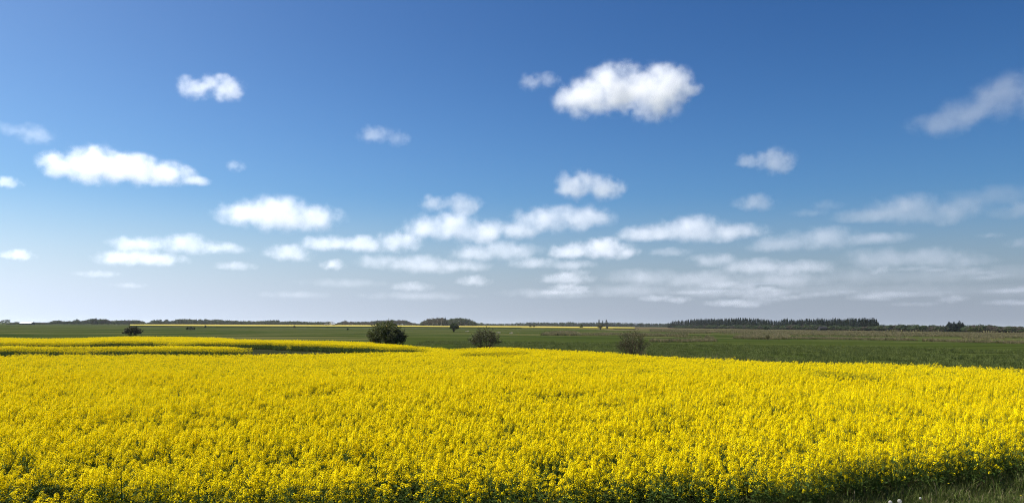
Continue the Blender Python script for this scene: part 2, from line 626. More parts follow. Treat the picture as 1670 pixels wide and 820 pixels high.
S = 7900
sheet('ground', [(-S, -55, 0), (S, -55, 0), (S, S, 0), (-S, S, 0)], 0.0, M_MEADOW)


def px_sheet(name, px_pts, z, mat, zz=0.0, label=None):
    return sheet(name, [at_height(x, y, zz) for x, y in px_pts], z, mat, label)


# rough heath beyond the meadow on the right, the smooth green field in front of it
px_sheet('heath_ground', [(860, 532.6), (1100, 534.3), (1300, 535.3), (1900, 538.6), (1900, 552), (1670, 549.5), (1450, 547), (1100, 541), (960, 537.5)], 0.004, M_HEATH)
px_sheet('green_field', [(560, 575), (620, 549.5), (800, 550), (1000, 552), (1200, 555), (1450, 557.5), (1900, 564), (1900, 700), (1500, 640), (1000, 620), (700, 610)], 0.008, M_WHEAT)
px_sheet('fallow_strip', [(690, 531.2), (1000, 533.0), (1100, 534.0), (1100, 535.6), (900, 534.2), (690, 532.6)], 0.012, M_FALLOW)

# ------------------------------------------------------------------ the rapeseed field: outline and gaps
CROP_Z = 1.05


def P2(px, py, z=CROP_Z):
    p = at_height(px, py, z)
    return (p.x, p.y)


FAR_EDGE = [P2(*p) for p in [(-160, 550), (0, 549.2), (60, 551), (120, 550.5), (200, 547.5), (300, 548), (350, 549), (400, 552), (500, 554), (600, 556), (650, 560), (700, 564.5), (740, 567), (770, 566), (810, 564.5), (850, 566), (900, 568), (950, 570), (1000, 573), (1050, 577), (1100, 579.5), (1200, 583.5), (1300, 587), (1400, 590), (1500, 593), (1600, 597), (1670, 600.5), (1830, 609)]]
NEAR_EDGE = [(-30.0, 11.9), (-9.5, 12.4), (-4.0, 12.5), (0.5, 13.0), (4.0, 13.9), (6.9, 15.0), (8.6, 15.9), (11.2, 16.9), (13.5, 18.2), (30.0, 27.0)]
FIELD = NEAR_EDGE + FAR_EDGE[::-1]


def gap(near, back, zb=0.74):
    """a furrow without plants: the line where the near crop's tops end, the line where the far crop's stems begin"""
    return [P2(*p) for p in near] + [P2(*p, z=zb) for p in back[::-1]]


GAPS = [
    # the wide dark opening that narrows to the right
    gap([(-160, 577), (0, 576), (200, 577), (400, 577), (480, 575.5), (560, 573.5), (640, 571.8), (705, 570.6)],
        [(-160, 571.4), (0, 571.4), (100, 571.8), (200, 572.0), (300, 572.2), (400, 572.0), (445, 571.8), (472, 571.2), (474, 563.2), (500, 563.2), (560, 564.8), (600, 566.2), (640, 568.3), (700, 570.6)]),
    # second furrow further back on the left
    gap([(-160, 562.8), (0, 562.8), (100, 563.5), (240, 563.0), (300, 562.0), (360, 562.8), (400, 564.8), (430, 567.8), (472, 571.6)],
        [(-160, 560.4), (0, 560.4), (120, 560.8), (240, 560.0), (300, 560.0), (360, 559.4), (440, 561.0), (470, 563.3)]),
    [P2(*p) for p in [(458, 573.6), (492, 573.6), (492, 562.0), (462, 562.0)]],
    # thin furrows near the far edge
    gap([(150, 556.6), (210, 556.2), (275, 555.4)], [(160, 555.6), (210, 555.1), (270, 554.6)], 1.0),
    gap([(300, 558.0), (335, 559.2), (375, 558.6)], [(320, 556.8), (340, 557.4), (368, 557.4)], 0.9),
    gap([(395, 562.6), (450, 561.2), (520, 562.0)], [(395, 561.2), (450, 559.4), (520, 560.8)], 0.9),
    # dark hollow right of the bushes
    gap([(745, 578.0), (800, 578.8), (840, 578.4), (866, 576.0)], [(750, 577.4), (800, 575.2), (850, 574.4), (864, 575.0)], 0.85),
    # curved wheeling on the right
    gap([(1332, 604.6), (1350, 608.0), (1375, 611.6), (1410, 614.4), (1440, 617.0), (1462, 618.4)], [(1334, 604.0), (1350, 605.0), (1375, 607.4), (1410, 610.0), (1450, 614.6), (1462, 617.8)], 0.95),
]
THIN = [(1510, 618, 14, 2.5), (1550, 621, 16, 2.0), (1595, 624, 26, 3.0), (1176, 632, 12, 4), (1215, 634, 10, 3), (900, 645, 34, 4), (960, 643, 26, 3),
        (330, 679, 12, 6), (300, 627, 6, 3), (130, 594, 6, 2), (550, 666, 8, 5), (595, 641, 8, 3), (632, 624, 12, 2), (712, 623, 10, 3), (850, 646, 22, 3),
        (495, 725, 10, 8), (1350, 706, 6, 10), (1395, 710, 5, 8), (900, 748, 30, 10), (640, 770, 26, 14), (270, 790, 40, 12), (60, 770, 40, 10), (1130, 792, 34, 12), (790, 800, 34, 12), (440, 800, 40, 10),
        (940, 588, 60, 1.6), (1020, 590, 50, 1.6), (740, 691, 8, 4), (1090, 690, 8, 4), (1020, 660, 10, 3)]


def inside(poly, x, y):
    r = np.zeros(x.shape, bool)
    n = len(poly)
    j = n - 1
    for i in range(n):
        xi, yi = poly[i]
        xj, yj = poly[j]
        if yi != yj:
            r ^= ((yi > y) != (yj > y)) & (x < (xj - xi) * (y - yi) / (yj - yi) + xi)
        j = i
    return r


def vnoise(x, y, s, seed):
    """smooth value noise in 0..1"""
    r = np.random.default_rng(seed)
    T = r.random((256, 256))
    X, Y = x / s + 1000, y / s + 1000
    i, j = np.floor(X).astype(int), np.floor(Y).astype(int)
    u, v = X - i, Y - j
    u, v = u * u * (3 - 2 * u), v * v * (3 - 2 * v)
    g = lambda a, b: T[a % 256, b % 256]
    return (g(i, j) * (1 - u) + g(i + 1, j) * u) * (1 - v) + (g(i, j + 1) * (1 - u) + g(i + 1, j + 1) * u) * v


def jgrid(x0, x1, y0, y1, step, r=rng):
    xs, ys = np.meshgrid(np.arange(x0, x1, step), np.arange(y0, y1, step))
    xs, ys = xs.ravel(), ys.ravel()
    return xs + r.uniform(-0.6, 0.6, xs.shape) * step, ys + r.uniform(-0.6, 0.6, ys.shape) * step


def scatter(name, xs, ys, zs, scales, variants, nvar_ids, protos, label, cat=None, kind='stuff', lean=0.08, zscale=None):
    """one object whose points carry instances of the prototypes (never linked to the scene themselves)"""
    n = len(xs)
    me = bpy.data.meshes.new(name)
    me.vertices.add(n)
    co = np.empty((n, 3), np.float32)
    co[:, 0], co[:, 1], co[:, 2] = xs, ys, zs
    me.vertices.foreach_set('co', co.ravel())
    r = np.random.default_rng(n + 5)
    for an, data in (('pick', nvar_ids), ):
        a = me.attributes.new(an, 'INT', 'POINT')
        a.data.foreach_set('value', np.asarray(data, np.int32))
    a = me.attributes.new('turn', 'FLOAT_VECTOR', 'POINT')
    tv = np.stack([r.normal(0, lean, n), r.normal(0, lean, n), r.uniform(0, 6.283, n)], 1).astype(np.float32)
    a.data.foreach_set('vector', tv.ravel())
    a = me.attributes.new('size', 'FLOAT_VECTOR', 'POINT')
    s3 = np.stack([scales, scales, scales if zscale is None else zscale], 1).astype(np.float32)
    a.data.foreach_set('vector', s3.ravel())
    o = bpy.data.objects.new(name, me)
    COL.objects.link(o)
    col = bpy.data.collections.new(name + '_kinds')
    for p in protos:
        col.objects.link(p)
    ng = bpy.data.node_groups.new(name, 'GeometryNodeTree')
    ng.interface.new_socket('Geometry', in_out='INPUT', socket_type='NodeSocketGeometry')
    ng.interface.new_socket('Geometry', in_out='OUTPUT', socket_type='NodeSocketGeometry')
    N = ng.nodes.new
    L = ng.links.new
    gi, go = N('NodeGroupInput'), N('NodeGroupOutput')
    ci = N('GeometryNodeCollectionInfo')
    ci.inputs['Collection'].default_value = col
    ci.inputs['Separate Children'].default_value = True
    ci.inputs['Reset Children'].default_value = True
    ip = N('GeometryNodeInstanceOnPoints')
    ip.inputs['Pick Instance'].default_value = True

    def attr(nm, ty):
        k = N('GeometryNodeInputNamedAttribute')
        k.data_type = ty
        k.inputs['Name'].default_value = nm
        return k.outputs['Attribute']
    L(gi.outputs[0], ip.inputs['Points'])
    L(ci.outputs[0], ip.inputs['Instance'])
    L(attr('pick', 'INT'), ip.inputs['Instance Index'])
    er = N('FunctionNodeEulerToRotation')
    L(attr('turn', 'FLOAT_VECTOR'), er.inputs[0])
    L(er.outputs[0], ip.inputs['Rotation'])
    L(attr('size', 'FLOAT_VECTOR'), ip.inputs['Scale'])
    L(ip.outputs[0], go.inputs[0])
    md = o.modifiers.new('scatter', 'NODES')
    md.node_group = ng
    tag(o, label, cat, None, kind)
    return o


# ------------------------------------------------------------------ rapeseed plants
def raceme(mb, r, tip, axis, n, rad, length):
    """flowers in a loose dome round the tip, buds on top"""
    tip = Vector(tip)
    axis = Vector(axis).normalized()
    a = axis.cross(Vector((0.3, 0.9, 0.1))).normalized()
    b = axis.cross(a)
    for i in range(n):
        f = (i + 0.5) / n
        ph = i * 2.4 + r.uniform(-0.3, 0.3)
        q = rad * (0.25 + 0.75 * math.sin(min(1.0, f * 1.6) * math.pi / 2)) * r.uniform(0.8, 1.15)
        out = a * math.cos(ph) + b * math.sin(ph)
        c = tip + out * q - axis * (f * length - 0.005)
        nrm = (out * (0.2 + 0.7 * f) + axis * (1.0 - 0.5 * f) + Vector((r.uniform(-.4, .4), r.uniform(-.4, .4), r.uniform(-.2, .2)))).normalized()
        s = r.uniform(0.0105, 0.0145)
        t = r.uniform(0, 3.14)
        up = a * math.cos(t) + b * math.sin(t)
        mb.quad(c, nrm, up, s * 0.62, s * 1.25, 0, 0.25)
        mb.quad(c + nrm * 0.0008, nrm, nrm.cross(up), s * 0.62, s * 1.25, 0, 0.25)
    for i in range(4):
        ph = i * 1.6
        c = tip + (a * math.cos(ph) + b * math.sin(ph)) * 0.006 + axis * (0.008 + 0.004 * (i % 2))
        mb.quad(c, a * math.cos(ph) + b * math.sin(ph), axis, 0.004, 0.008, 1)


def rape_plant(seed, n_branch, flowers, h=1.0, low=0):
    r = random.Random(seed)
    mb = MB()
    mats = [M_PETAL, M_BUD, M_STEM, M_RLEAF]
    lean = Vector((r.uniform(-.04, .04), r.uniform(-.04, .04), 0))
    main = [Vector((0, 0, 0)), lean * 0.4 + Vector((0, 0, 0.35)), lean + Vector((0, 0, 0.7)), lean * 1.3 + Vector((0, 0, h))]
    mb.tube(main, [0.007, 0.006, 0.0045, 0.002], 3, 2)
    raceme(mb, r, main[-1], (0, 0, 1), flowers + 8, 0.042, 0.10)
    for i in range(n_branch):
        ph = i * 2.4 + r.uniform(-.5, .5)
        z0 = r.uniform(0.30, 0.68)
        out = Vector((math.cos(ph), math.sin(ph), 0))
        rad = r.uniform(0.05, 0.16)
        z1 = r.uniform(0.70, 0.98) * h if i % 4 else r.uniform(0.55, 0.75) * h
        p0 = lean * z0 + Vector((0, 0, z0))
        p2 = lean + out * rad + Vector((0, 0, z1))
        p1 = (p0 + p2) / 2 + out * rad * 0.25 - Vector((0, 0, 0.02))
        mb.tube([p0, p1, p2], [0.0035, 0.003, 0.0015], 3, 2)
        raceme(mb, r, p2, out * 0.35 + Vector((0, 0, 1)), flowers, 0.036, 0.075)
        # pods on the stalk below the flowers
        for k in range(3):
            c = p2 - Vector((0, 0, 0.10 + 0.03 * k)) + Vector((r.uniform(-.02, .02), r.uniform(-.02, .02), 0))
            mb.quad(c, (r.uniform(-1, 1), r.uniform(-1, 1), 0.2), (r.uniform(-.7, .7), r.uniform(-.7, .7), 1), 0.0022, 0.022, 1)
    for i in range(low):
        # late side shoots low on the plants that stand free at the edge
        ph = i * 2.4 + r.uniform(-.5, .5)
        out = Vector((math.cos(ph), math.sin(ph), 0))
        z0 = r.uniform(0.15, 0.4)
        p2 = out * r.uniform(0.08, 0.2) + Vector((0, 0, z0 + r.uniform(0.15, 0.35)))
        mb.tube([(0, 0, z0), p2], [0.003, 0.0015], 3, 2)
        raceme(mb, r, p2, out * 0.5 + Vector((0, 0, 1)), r.choice([3, 5, 8]), 0.024, 0.05)
    for i in range(13 + low):
        ph = i * 2.4 + r.uniform(-.4, .4)
        z = r.uniform(0.06, 0.72)
        out = Vector((math.cos(ph), math.sin(ph), 0))
        ln = r.uniform(0.05, 0.10) * (1.35 - z)
        c = Vector((0, 0, z)) + lean * z + out * (ln + 0.01)
        mb.quad(c, Vector((0, 0, 1)) + out * r.uniform(-.9, .4), out, ln * 0.33, ln, 3, 0.3)
    me = mb.mesh('rape_plant', mats)
    return bpy.data.objects.new('rape_plant', me)


near_kinds = [rape_plant(100 + i, 8, 15) for i in range(7)] + [rape_plant(150 + i, 8, 14, 1.0, 9) for i in range(4)]
far_kinds = [rape_plant(200 + i, 7, 10) for i in range(5)]

xs1, ys1 = jgrid(-30, 30, 10.5, 38, 0.24)
xs2, ys2 = jgrid(-110, 60, 38, 150, 0.27)
XS, YS = np.concatenate([xs1, xs2]), np.concatenate([ys1, ys2])
near_flag = YS < 38
k = inside(FIELD, XS + (vnoise(XS, YS, 1.1, 1) - .5) * 0.5, YS + (vnoise(XS, YS, 0.9, 2) - .5) * 0.8)
k &= np.abs(XS) < YS * 0.70 + 3.5
for gp in GAPS:
    fz = np.clip((YS - 45) / 20, 0, 1)
    k &= ~inside(gp, XS + (vnoise(XS, YS, 1.0, 3) - .5) * 0.6, YS + (vnoise(XS, YS, 0.8, 4) - .5) * 0.6 + (vnoise(XS, YS, 4.5, 9) - .5) * 3.6 * fz)
XS, YS, near_flag = XS[k], YS[k], near_flag[k]
calm = np.clip((YS - 25) / 35, 0, 1)
ht = 1.0 + (vnoise(XS, YS, 14, 5) - .5) * 0.10 + ((vnoise(XS, YS, 2.3, 6) - .5) * 0.24 + (vnoise(XS, YS, 0.6, 7) - .5) * 0.30) * (1 - 0.75 * calm) + rng.normal(0, 0.085, XS.shape) * (1 - 0.6 * calm)
hole = np.clip((vnoise(XS, YS, 1.7, 8) - 0.80) * 7, 0, 1)
ht *= 1 - 0.30 * hole
drop = np.zeros(XS.shape)
for (tx, ty, rx, ry) in THIN:
    p = at_height(tx, ty, 0.9)
    q = at_height(tx, ty - ry, 0.9)
    ra = rx / FPX * p.y
    rb = max(0.25, abs(q.y - p.y))
    d = np.sqrt(((XS - p.x) / ra) ** 2 + ((YS - p.y) / rb) ** 2)
    drop = np.maximum(drop, np.clip(1.4 - d, 0, 1))
ht *= 1 - 0.42 * drop
keep = rng.random(XS.shape) > 0.45 * drop
XS, YS, near_flag, ht = XS[keep], YS[keep], near_flag[keep], ht[keep]
ht = np.clip(ht, 0.42, 1.3)
wid = np.clip(0.95 + rng.normal(0, 0.10, XS.shape), 0.7, 1.25)
A = near_flag
scatter('rapeseed_crop', XS[A], YS[A], np.zeros(A.sum()), wid[A], 7, np.where(YS[A] < np.interp(XS[A], [q[0] for q in NEAR_EDGE], [q[1] for q in NEAR_EDGE]) + 0.9, rng.integers(7, 11, A.sum()), rng.integers(0, 7, A.sum())), near_kinds,
        'dense yellow rapeseed in bloom filling the front of the field', zscale=ht[A], lean=0.07)
B = ~A
scatter('rapeseed_crop', XS[B], YS[B], np.zeros(B.sum()), wid[B] * 1.25, 5, rng.integers(0, 5, B.sum()), far_kinds,
        'yellow rapeseed in bloom in the back half of the field with dark furrows', zscale=ht[B], lean=0.07)
sheet('field_soil', [(p[0] * 1.0, p[1]) for p in FIELD], 0.016, M_SOIL)
print('rape plants', len(XS))

# ------------------------------------------------------------------ layered cloud bank near the horizon
def cloud_bank(name, label, pts, z0, z1, dens, cover, seed, cell, lo, hi):
    me = bpy.data.meshes.new(name)
    n = len(pts)
    me.from_pydata([(p[0], p[1], z0) for p in pts] + [(p[0], p[1], z1) for p in pts], [],
                   [tuple(range(n))[::-1], tuple(range(n, 2 * n))] + [(i, (i + 1) % n, n + (i + 1) % n, n + i) for i in range(n)])
    m, nt, out = new_mat(name)
    N = nt.nodes.new
    L = nt.links.new
    geo = N('ShaderNodeNewGeometry')
    mp = N('ShaderNodeMapping')
    mp.inputs['Scale'].default_value = (1 / cell, 1 / (cell * 1.3), 1 / (cell * 0.35))
    mp.inputs['Location'].default_value = (seed, seed * 2, 0)
    L(geo.outputs['Position'], mp.inputs['Vector'])
    nz = N('ShaderNodeTexNoise')
    nz.inputs['Scale'].default_value = 1.0
    nz.inputs['Detail'].default_value = 5
    nz.inputs['Roughness'].default_value = 0.6
    L(mp.outputs[0], nz.inputs['Vector'])
    sp = N('ShaderNodeSeparateXYZ')
    L(geo.outputs['Position'], sp.inputs[0])
    # coverage grows from left to right
    cv = N('ShaderNodeMapRange')
    cv.inputs['From Min'].default_value = lo
    cv.inputs['From Max'].default_value = hi
    cv.inputs['To Min'].default_value = -0.16
    cv.inputs['To Max'].default_value = cover
    L(sp.outputs['X'], cv.inputs['Value'])
    ad = N('ShaderNodeMath')
    ad.operation = 'ADD'
    L(nz.outputs['Fac'], ad.inputs[0])
    L(cv.outputs[0], ad.inputs[1])
    mr2 = N('ShaderNodeMapRange')
    mr2.interpolation_type = 'SMOOTHSTEP'
    mr2.inputs['From Min'].default_value = 0.50
    mr2.inputs['From Max'].default_value = 0.66
    mr2.inputs['To Max'].default_value = dens
    # thins out towards the floor and the ceiling of the layer
    zc = N('ShaderNodeMath')
    zc.operation = 'SUBTRACT'
    zc.inputs[1].default_value = (z0 + z1) / 2
    L(sp.outputs['Z'], zc.inputs[0])
    za = N('ShaderNodeMath')
    za.operation = 'ABSOLUTE'
    L(zc.outputs[0], za.inputs[0])
    zm = N('ShaderNodeMath')
    zm.operation = 'MULTIPLY_ADD'
    zm.inputs[1].default_value = -0.30 / (z1 - z0)
    L(za.outputs[0], zm.inputs[0])
    L(ad.outputs[0], zm.inputs[2])
    L(zm.outputs[0], mr2.inputs['Value'])
    vs = N('ShaderNodeVolumeScatter')
    vs.inputs['Color'].default_value = (0.17, 0.19, 0.23, 1)
    vs.inputs['Anisotropy'].default_value = 0.5
    L(mr2.outputs[0], vs.inputs['Density'])
    L(vs.outputs[0], out.inputs['Volume'])
    m.cycles.volume_step_rate = 0.05
    me.materials.append(m)
    o = bpy.data.objects.new(name, me)
    COL.objects.link(o)
    tag(o, label, 'clouds', None, 'stuff')
    return o


def cb(px, py, alt):
    p = at_height(px, py, alt)
    return (p.x, p.y)


cloud_bank('cloud_bank', 'broken grey cloud bank low over the horizon, thickest on the right', [cb(520, 505, 900), cb(2100, 509, 900), cb(2000, 448, 900), cb(1500, 440, 900), cb(900, 448, 900), cb(520, 462, 900)],
           900, 1060, 0.0034, 0.06, 3.3, 1700.0, -9000.0, 6000.0)

# ------------------------------------------------------------------ distant rapeseed field
M_FARRAPE = ground_mat('distant_rape_bloom', [(0.3, (0.28, 0.23, 0.04)), (0.5, (0.37, 0.30, 0.06)), (0.7, (0.34, 0.28, 0.11))], 1 / 70, 1 / 25, 0.6, 0.8, 4)
fr = MB()
fpts = [at_height(x, y, 1.0) for x, y in [(212, 530.4), (350, 531.3), (500, 531.6), (700, 532.6), (850, 533.4), (1000, 534.6), (1035, 534.8), (1035, 533.4), (900, 531.9), (700, 530.5), (500, 529.2), (350, 528.6), (212, 528.8)]]
n = len(fpts)
fr.face([tuple(p) for p in fpts])
for i in range(n):
    p, q = fpts[i], fpts[(i + 1) % n]
    fr.face([(p.x, p.y, 0), (q.x, q.y, 0), (q.x, q.y, 1.0), (p.x, p.y, 1.0)])
tag(fr.obj('rapeseed_field', M_FARRAPE), kind='structure')


# ------------------------------------------------------------------ trees
def crown_quads(mb, r, lobes, n, s0, s1, m=0, flat=0.3):
    for _ in range(n):
        c, rr = r.choices(lobes, weights=[l[1][0] * l[1][2] for l in lobes])[0]
        d = Vector((r.gauss(0, 1), r.gauss(0, 1), r.gauss(0, 1))).normalized()
        q = r.uniform(0.55, 1.05) ** 0.6
        p = Vector(c) + Vector((d.x * rr[0], d.y * rr[1], d.z * rr[2])) * q
        nn = (d + Vector((r.uniform(-.7, .7), r.uniform(-.7, .7), r.uniform(-.3, .9)))).normalized()
        s = r.uniform(s0, s1)
        mb.quad(p, nn, (r.uniform(-1, 1), r.uniform(-1, 1), r.uniform(-1, 1)), s * 0.7, s, m, 0.3)


def broad_parts(seed, mat, n=620, width=1.0, twiggy=False):
    """a tree 10 m high: trunk with limbs, and its crown"""
    r = random.Random(seed)
    t = MB()
    t.tube([(0, 0, 0), (r.uniform(-.2, .2), r.uniform(-.2, .2), 3), (r.uniform(-.4, .4), r.uniform(-.4, .4), 7)], [0.28, 0.2, 0.07], 5)
    lobes = []
    for i in range(8):
        a = i * 2.4
        z = r.uniform(3.2, 8.4)
        q = (1.0 - abs(z - 5.0) / 6.0) * 2.6 * width
        c = (math.cos(a) * q, math.sin(a) * q, z)
        t.tube([(0, 0, min(z * 0.55, 5)), (c[0] * .6, c[1] * .6, z * 0.85), c], [0.11, 0.07, 0.03], 3)
        s = r.uniform(1.1, 1.8)
        lobes.append((c, (s * 1.1 * width, s * 1.1 * width, s * 0.9)))
    lobes.append(((0, 0, 8.2), (1.5 * width, 1.5 * width, 1.7)))
    c = MB()
    if twiggy:
        for _ in range(n):
            cc, rr = r.choice(lobes)
            d = Vector((r.gauss(0, 1), r.gauss(0, 1), r.gauss(0, 1))).normalized()
            p = Vector(cc) + Vector((d.x * rr[0], d.y * rr[1], d.z * rr[2])) * r.uniform(0.3, 1.15)
            c.quad(p, (r.uniform(-1, 1), r.uniform(-1, 1), 0.2), d + Vector((0, 0, 0.9)), r.uniform(0.09, 0.18), r.uniform(0.5, 0.9), 0, 0.1)
    else:
        crown_quads(c, r, lobes, n, 0.28, 0.60)
    return t, c


def conifer_parts(seed, n=380):
    r = random.Random(seed)
    t = MB()
    t.tube([(0, 0, 0), (0, 0, 5), (0, 0, 10)], [0.2, 0.12, 0.02], 5)
    c = MB()
    for i in range(n):
        f = r.random() ** 1.3
        z = 1.0 + 9.2 * f
        a = r.uniform(0, 6.283)
        q = (1 - f) ** 0.85 * 1.9 * r.uniform(0.35, 1.0) + 0.04
        out = Vector((math.cos(a), math.sin(a), 0))
        c.quad(out * q + Vector((0, 0, z - q * 0.25)), out * 0.35 + Vector((0, 0, 1)), out * 0.9 - Vector((0, 0, 0.35)), 0.26, r.uniform(0.3, 0.55) * (1.15 - 0.6 * f), 0, 0.3)
    return t, c


KINDS = {'green': [], 'bare': [], 'conifer': []}
for i in range(4):
    t, c = broad_parts(300 + i, None, 430, 1.0 + 0.12 * i)
    KINDS['green'].append((t.mesh('trunk', [M_BARK]), c.mesh('crown', [M_LEAF_GREEN])))
for i in range(3):
    t, c = broad_parts(320 + i, None, 360, 1.0 + 0.1 * i, True)
    KINDS['bare'].append((t.mesh('trunk', [M_BARK]), c.mesh('crown', [M_TWIGGY])))
for i in range(3):
    t, c = conifer_parts(340 + i)
    KINDS['conifer'].append((t.mesh('trunk', [M_BARK]), c.mesh('crown', [M_NEEDLE])))


def joined(kind, i):
    if kind == 'conifer':
        t, c = conifer_parts(340 + i)
        mats = [M_BARK, M_NEEDLE]
    else:
        t, c = broad_parts((300 if kind == 'green' else 320) + i, None, 430 if kind == 'green' else 360, 1.0 + 0.1 * i, kind == 'bare')
        mats = [M_BARK, M_LEAF_GREEN if kind == 'green' else M_TWIGGY]
    mb = MB()
    mb.v = t.v + c.v
    b = len(t.v)
    mb.f = t.f + [tuple(k + b for k in f) for f in c.f]
    mb.m = [0] * len(t.f) + [1] * len(c.f)
    return mb.mesh('wood_tree', mats)


JM = {'green': [joined('green', i) for i in range(4)], 'bare': [joined('bare', i) for i in range(3)], 'conifer': [joined('conifer', i) for i in range(3)]}


def horizon_y(x):
    return 529.5 + ROLL * (x - 835)


def wood(label, prof, dist, mix, step=2.2, rows=3, depth=14.0, low=0.72, hi=1.0):
    """a belt of trees whose tops follow the profile [(x, top y)]; dist may change along the belt"""
    px = [p[0] for p in prof]
    tops = [p[1] for p in prof]
    xs, ys, sc, pk = [], [], [], []
    protos = []
    kinds = []
    for kd in mix:
        for me_ in JM[kd]:
            ob = bpy.data.objects.new('wood_tree', me_)
            protos.append(ob)
            kinds.append(kd)
    idx = {kd: [i for i, q in enumerate(kinds) if q == kd] for kd in mix}
    r = random.Random(int(px[0] * 3 + px[-1]))
    for row in range(rows):
        x = px[0]
        while x < px[-1]:
            d = (np.interp(x, [q[0] for q in dist], [q[1] for q in dist]) if isinstance(dist, list) else dist) + row * depth
            ty = float(np.interp(x, px, tops))
            h = (horizon_y(x) - ty) / FPX * d + CAM_H
            h *= r.uniform(low, hi) * (1.0 if row else 0.93)
            if h > 1.0:
                p = at_dist(x, d + r.uniform(-4, 4))
                kd = r.choices(list(mix.keys()), weights=list(mix.values()))[0]
                xs.append(p.x)
                ys.append(p.y)
                sc.append(h / 10.0)
                pk.append(r.choice(idx[kd]))
            x += step * r.uniform(0.5, 1.4)
    sc = np.array(sc)
    # the collection lists its members in name order, which is the order they are made in here
    o = scatter('woodland', np.array(xs), np.array(ys), np.zeros(len(xs)), np.maximum(sc * 1.15, 0.7), 0, np.array(pk), protos, label, 'wood', 'stuff', 0.03, zscale=sc)
    return o


wood('low belt of greenish trees along the horizon at the far left', [(12, 526.5), (17, 526), (25, 524.4), (43, 524.3), (70, 525.4), (80, 524.8), (90, 522.0), (98, 521.8), (103, 523.3), (115, 523.1), (124, 521), (130, 523), (140, 521.3), (150, 519.4), (160, 519.9), (172, 519.4), (180, 522.6), (195, 521.3), (225, 521.3), (236, 524)], 1200, {'green': 3, 'bare': 2}, 2.4)
wood('long dark belt of trees behind the distant yellow strip left of centre', [(240, 526), (250, 521.5), (262, 521), (265, 524), (272, 520.5), (277, 523), (284, 520.8), (300, 519.6), (312, 520.3), (340, 520.2), (380, 521.8), (420, 523.2), (440, 521.3), (452, 520.8), (458, 523.6), (475, 522.8), (485, 522.5), (500, 524.2), (540, 523.8), (546, 526)], 1400, {'conifer': 3, 'green': 3}, 1.9)
wood('thin row of bare trees between the dark belt and the large bush', [(547, 527), (555, 524.5), (563, 522.3), (568, 524.5), (573, 522.4), (580, 523.7), (600, 524), (620, 521), (645, 521), (655, 520.2), (665, 522.5), (672, 525.5), (684, 527)], 1400, {'bare': 3, 'green': 1}, 2.4)
wood('very low distant belt of trees in the middle of the horizon', [(776, 526), (784, 525.6), (795, 526.8), (815, 527.3), (840, 526.4), (850, 525.2), (870, 524.8), (900, 525.5), (925, 525), (930, 523.9), (937, 525.3), (975, 525), (990, 524.5), (1010, 525.4), (1040, 526.2), (1060, 526.4), (1080, 527.2), (1098, 526.5)], 1900, {'conifer': 2, 'green': 1}, 1.6)
FD = [(1090, 1050), (1300, 790), (1480, 660), (1600, 590), (1800, 540)]
wood('tall dark conifer forest with a spiky top, right of centre', [(1090, 526), (1097, 523.5), (1110, 522.4), (1130, 520.7), (1150, 519.4), (1180, 520.2), (1200, 519), (1215, 519), (1235, 520), (1250, 521.5), (1270, 523.2), (1283, 519.8), (1290, 521), (1298, 523), (1315, 519.4), (1325, 521), (1337, 519.8), (1350, 521.8), (1362, 519.4), (1375, 521.5), (1384, 519.5), (1395, 520.5), (1410, 519.8), (1428, 519.8), (1434, 527)], [(a, b + 20) for a, b in FD], {'conifer': 1}, 2.6, 4, 10.0, 0.80, 1.03)
wood('low green broadleaf edge in front of the conifer forest', [(1100, 530), (1150, 528.5), (1200, 528.5), (1250, 529), (1300, 528.5), (1350, 529), (1400, 531), (1440, 531)], FD, {'green': 3, 'bare': 1}, 3.2, 2, 8.0, 0.6, 1.0)
wood('low mixed wood right of the conifer forest', [(1434, 529.5), (1442, 528.2), (1460, 529), (1472, 528.4), (1500, 529), (1530, 530), (1542, 530)], FD, {'green': 2, 'bare': 2, 'conifer': 1}, 3.6, 3, 8.0, 0.75, 1.0)
wood('low brownish wood at the far right of the horizon', [(1574, 531), (1585, 529.6), (1600, 528.6), (1612, 528.4), (1618, 530), (1626, 532), (1650, 531.4), (1670, 532.2), (1740, 532)], FD, {'green': 2, 'bare': 2}, 3.6, 3, 8.0, 0.75, 1.0)

NT = {'green': 0, 'bare': 0, 'conifer': 0}


def tree(kind, x, top, dist, label, cat='tree', wf=1.0, group=None, birch=False):
    p = at_dist(x, dist)
    h = (horizon_y(x) - top) / FPX * dist + CAM_H
    nm = {'green': 'broadleaf_tree', 'bare': 'bare_tree', 'conifer': 'conifer_tree'}[kind]
    e = empty(nm, (p.x, p.y, 0), (x * 1.7) % 6.28)
    e.scale = (h / 10 * wf, h / 10 * wf, h / 10)
    ms = KINDS[kind][NT[kind] % len(KINDS[kind])]
    NT[kind] += 1
    for me_, nn in zip(ms, ('trunk', 'crown')):
        if birch and nn == 'trunk':
            t, _c = broad_parts(320 + (NT[kind] - 1) % 3, None, 10, 1.0, True)
            me_ = t.mesh('trunk', [M_BIRCH])
        o = bpy.data.objects.new(nn, me_)
        COL.objects.link(o)
        o.parent = e
    tag(e, label, cat, group)
    return e


wood('undergrowth and further trees filling the rounded clump left of centre', [(686, 525), (692, 522.5), (700, 519.8), (712, 518), (722, 518.2), (729, 520), (738, 519), (745, 518), (755, 518.6), (765, 520.4), (772, 523), (778, 527)], 1285, {'bare': 1, 'green': 2}, 1.3, 3, 10, 0.7, 1.0)
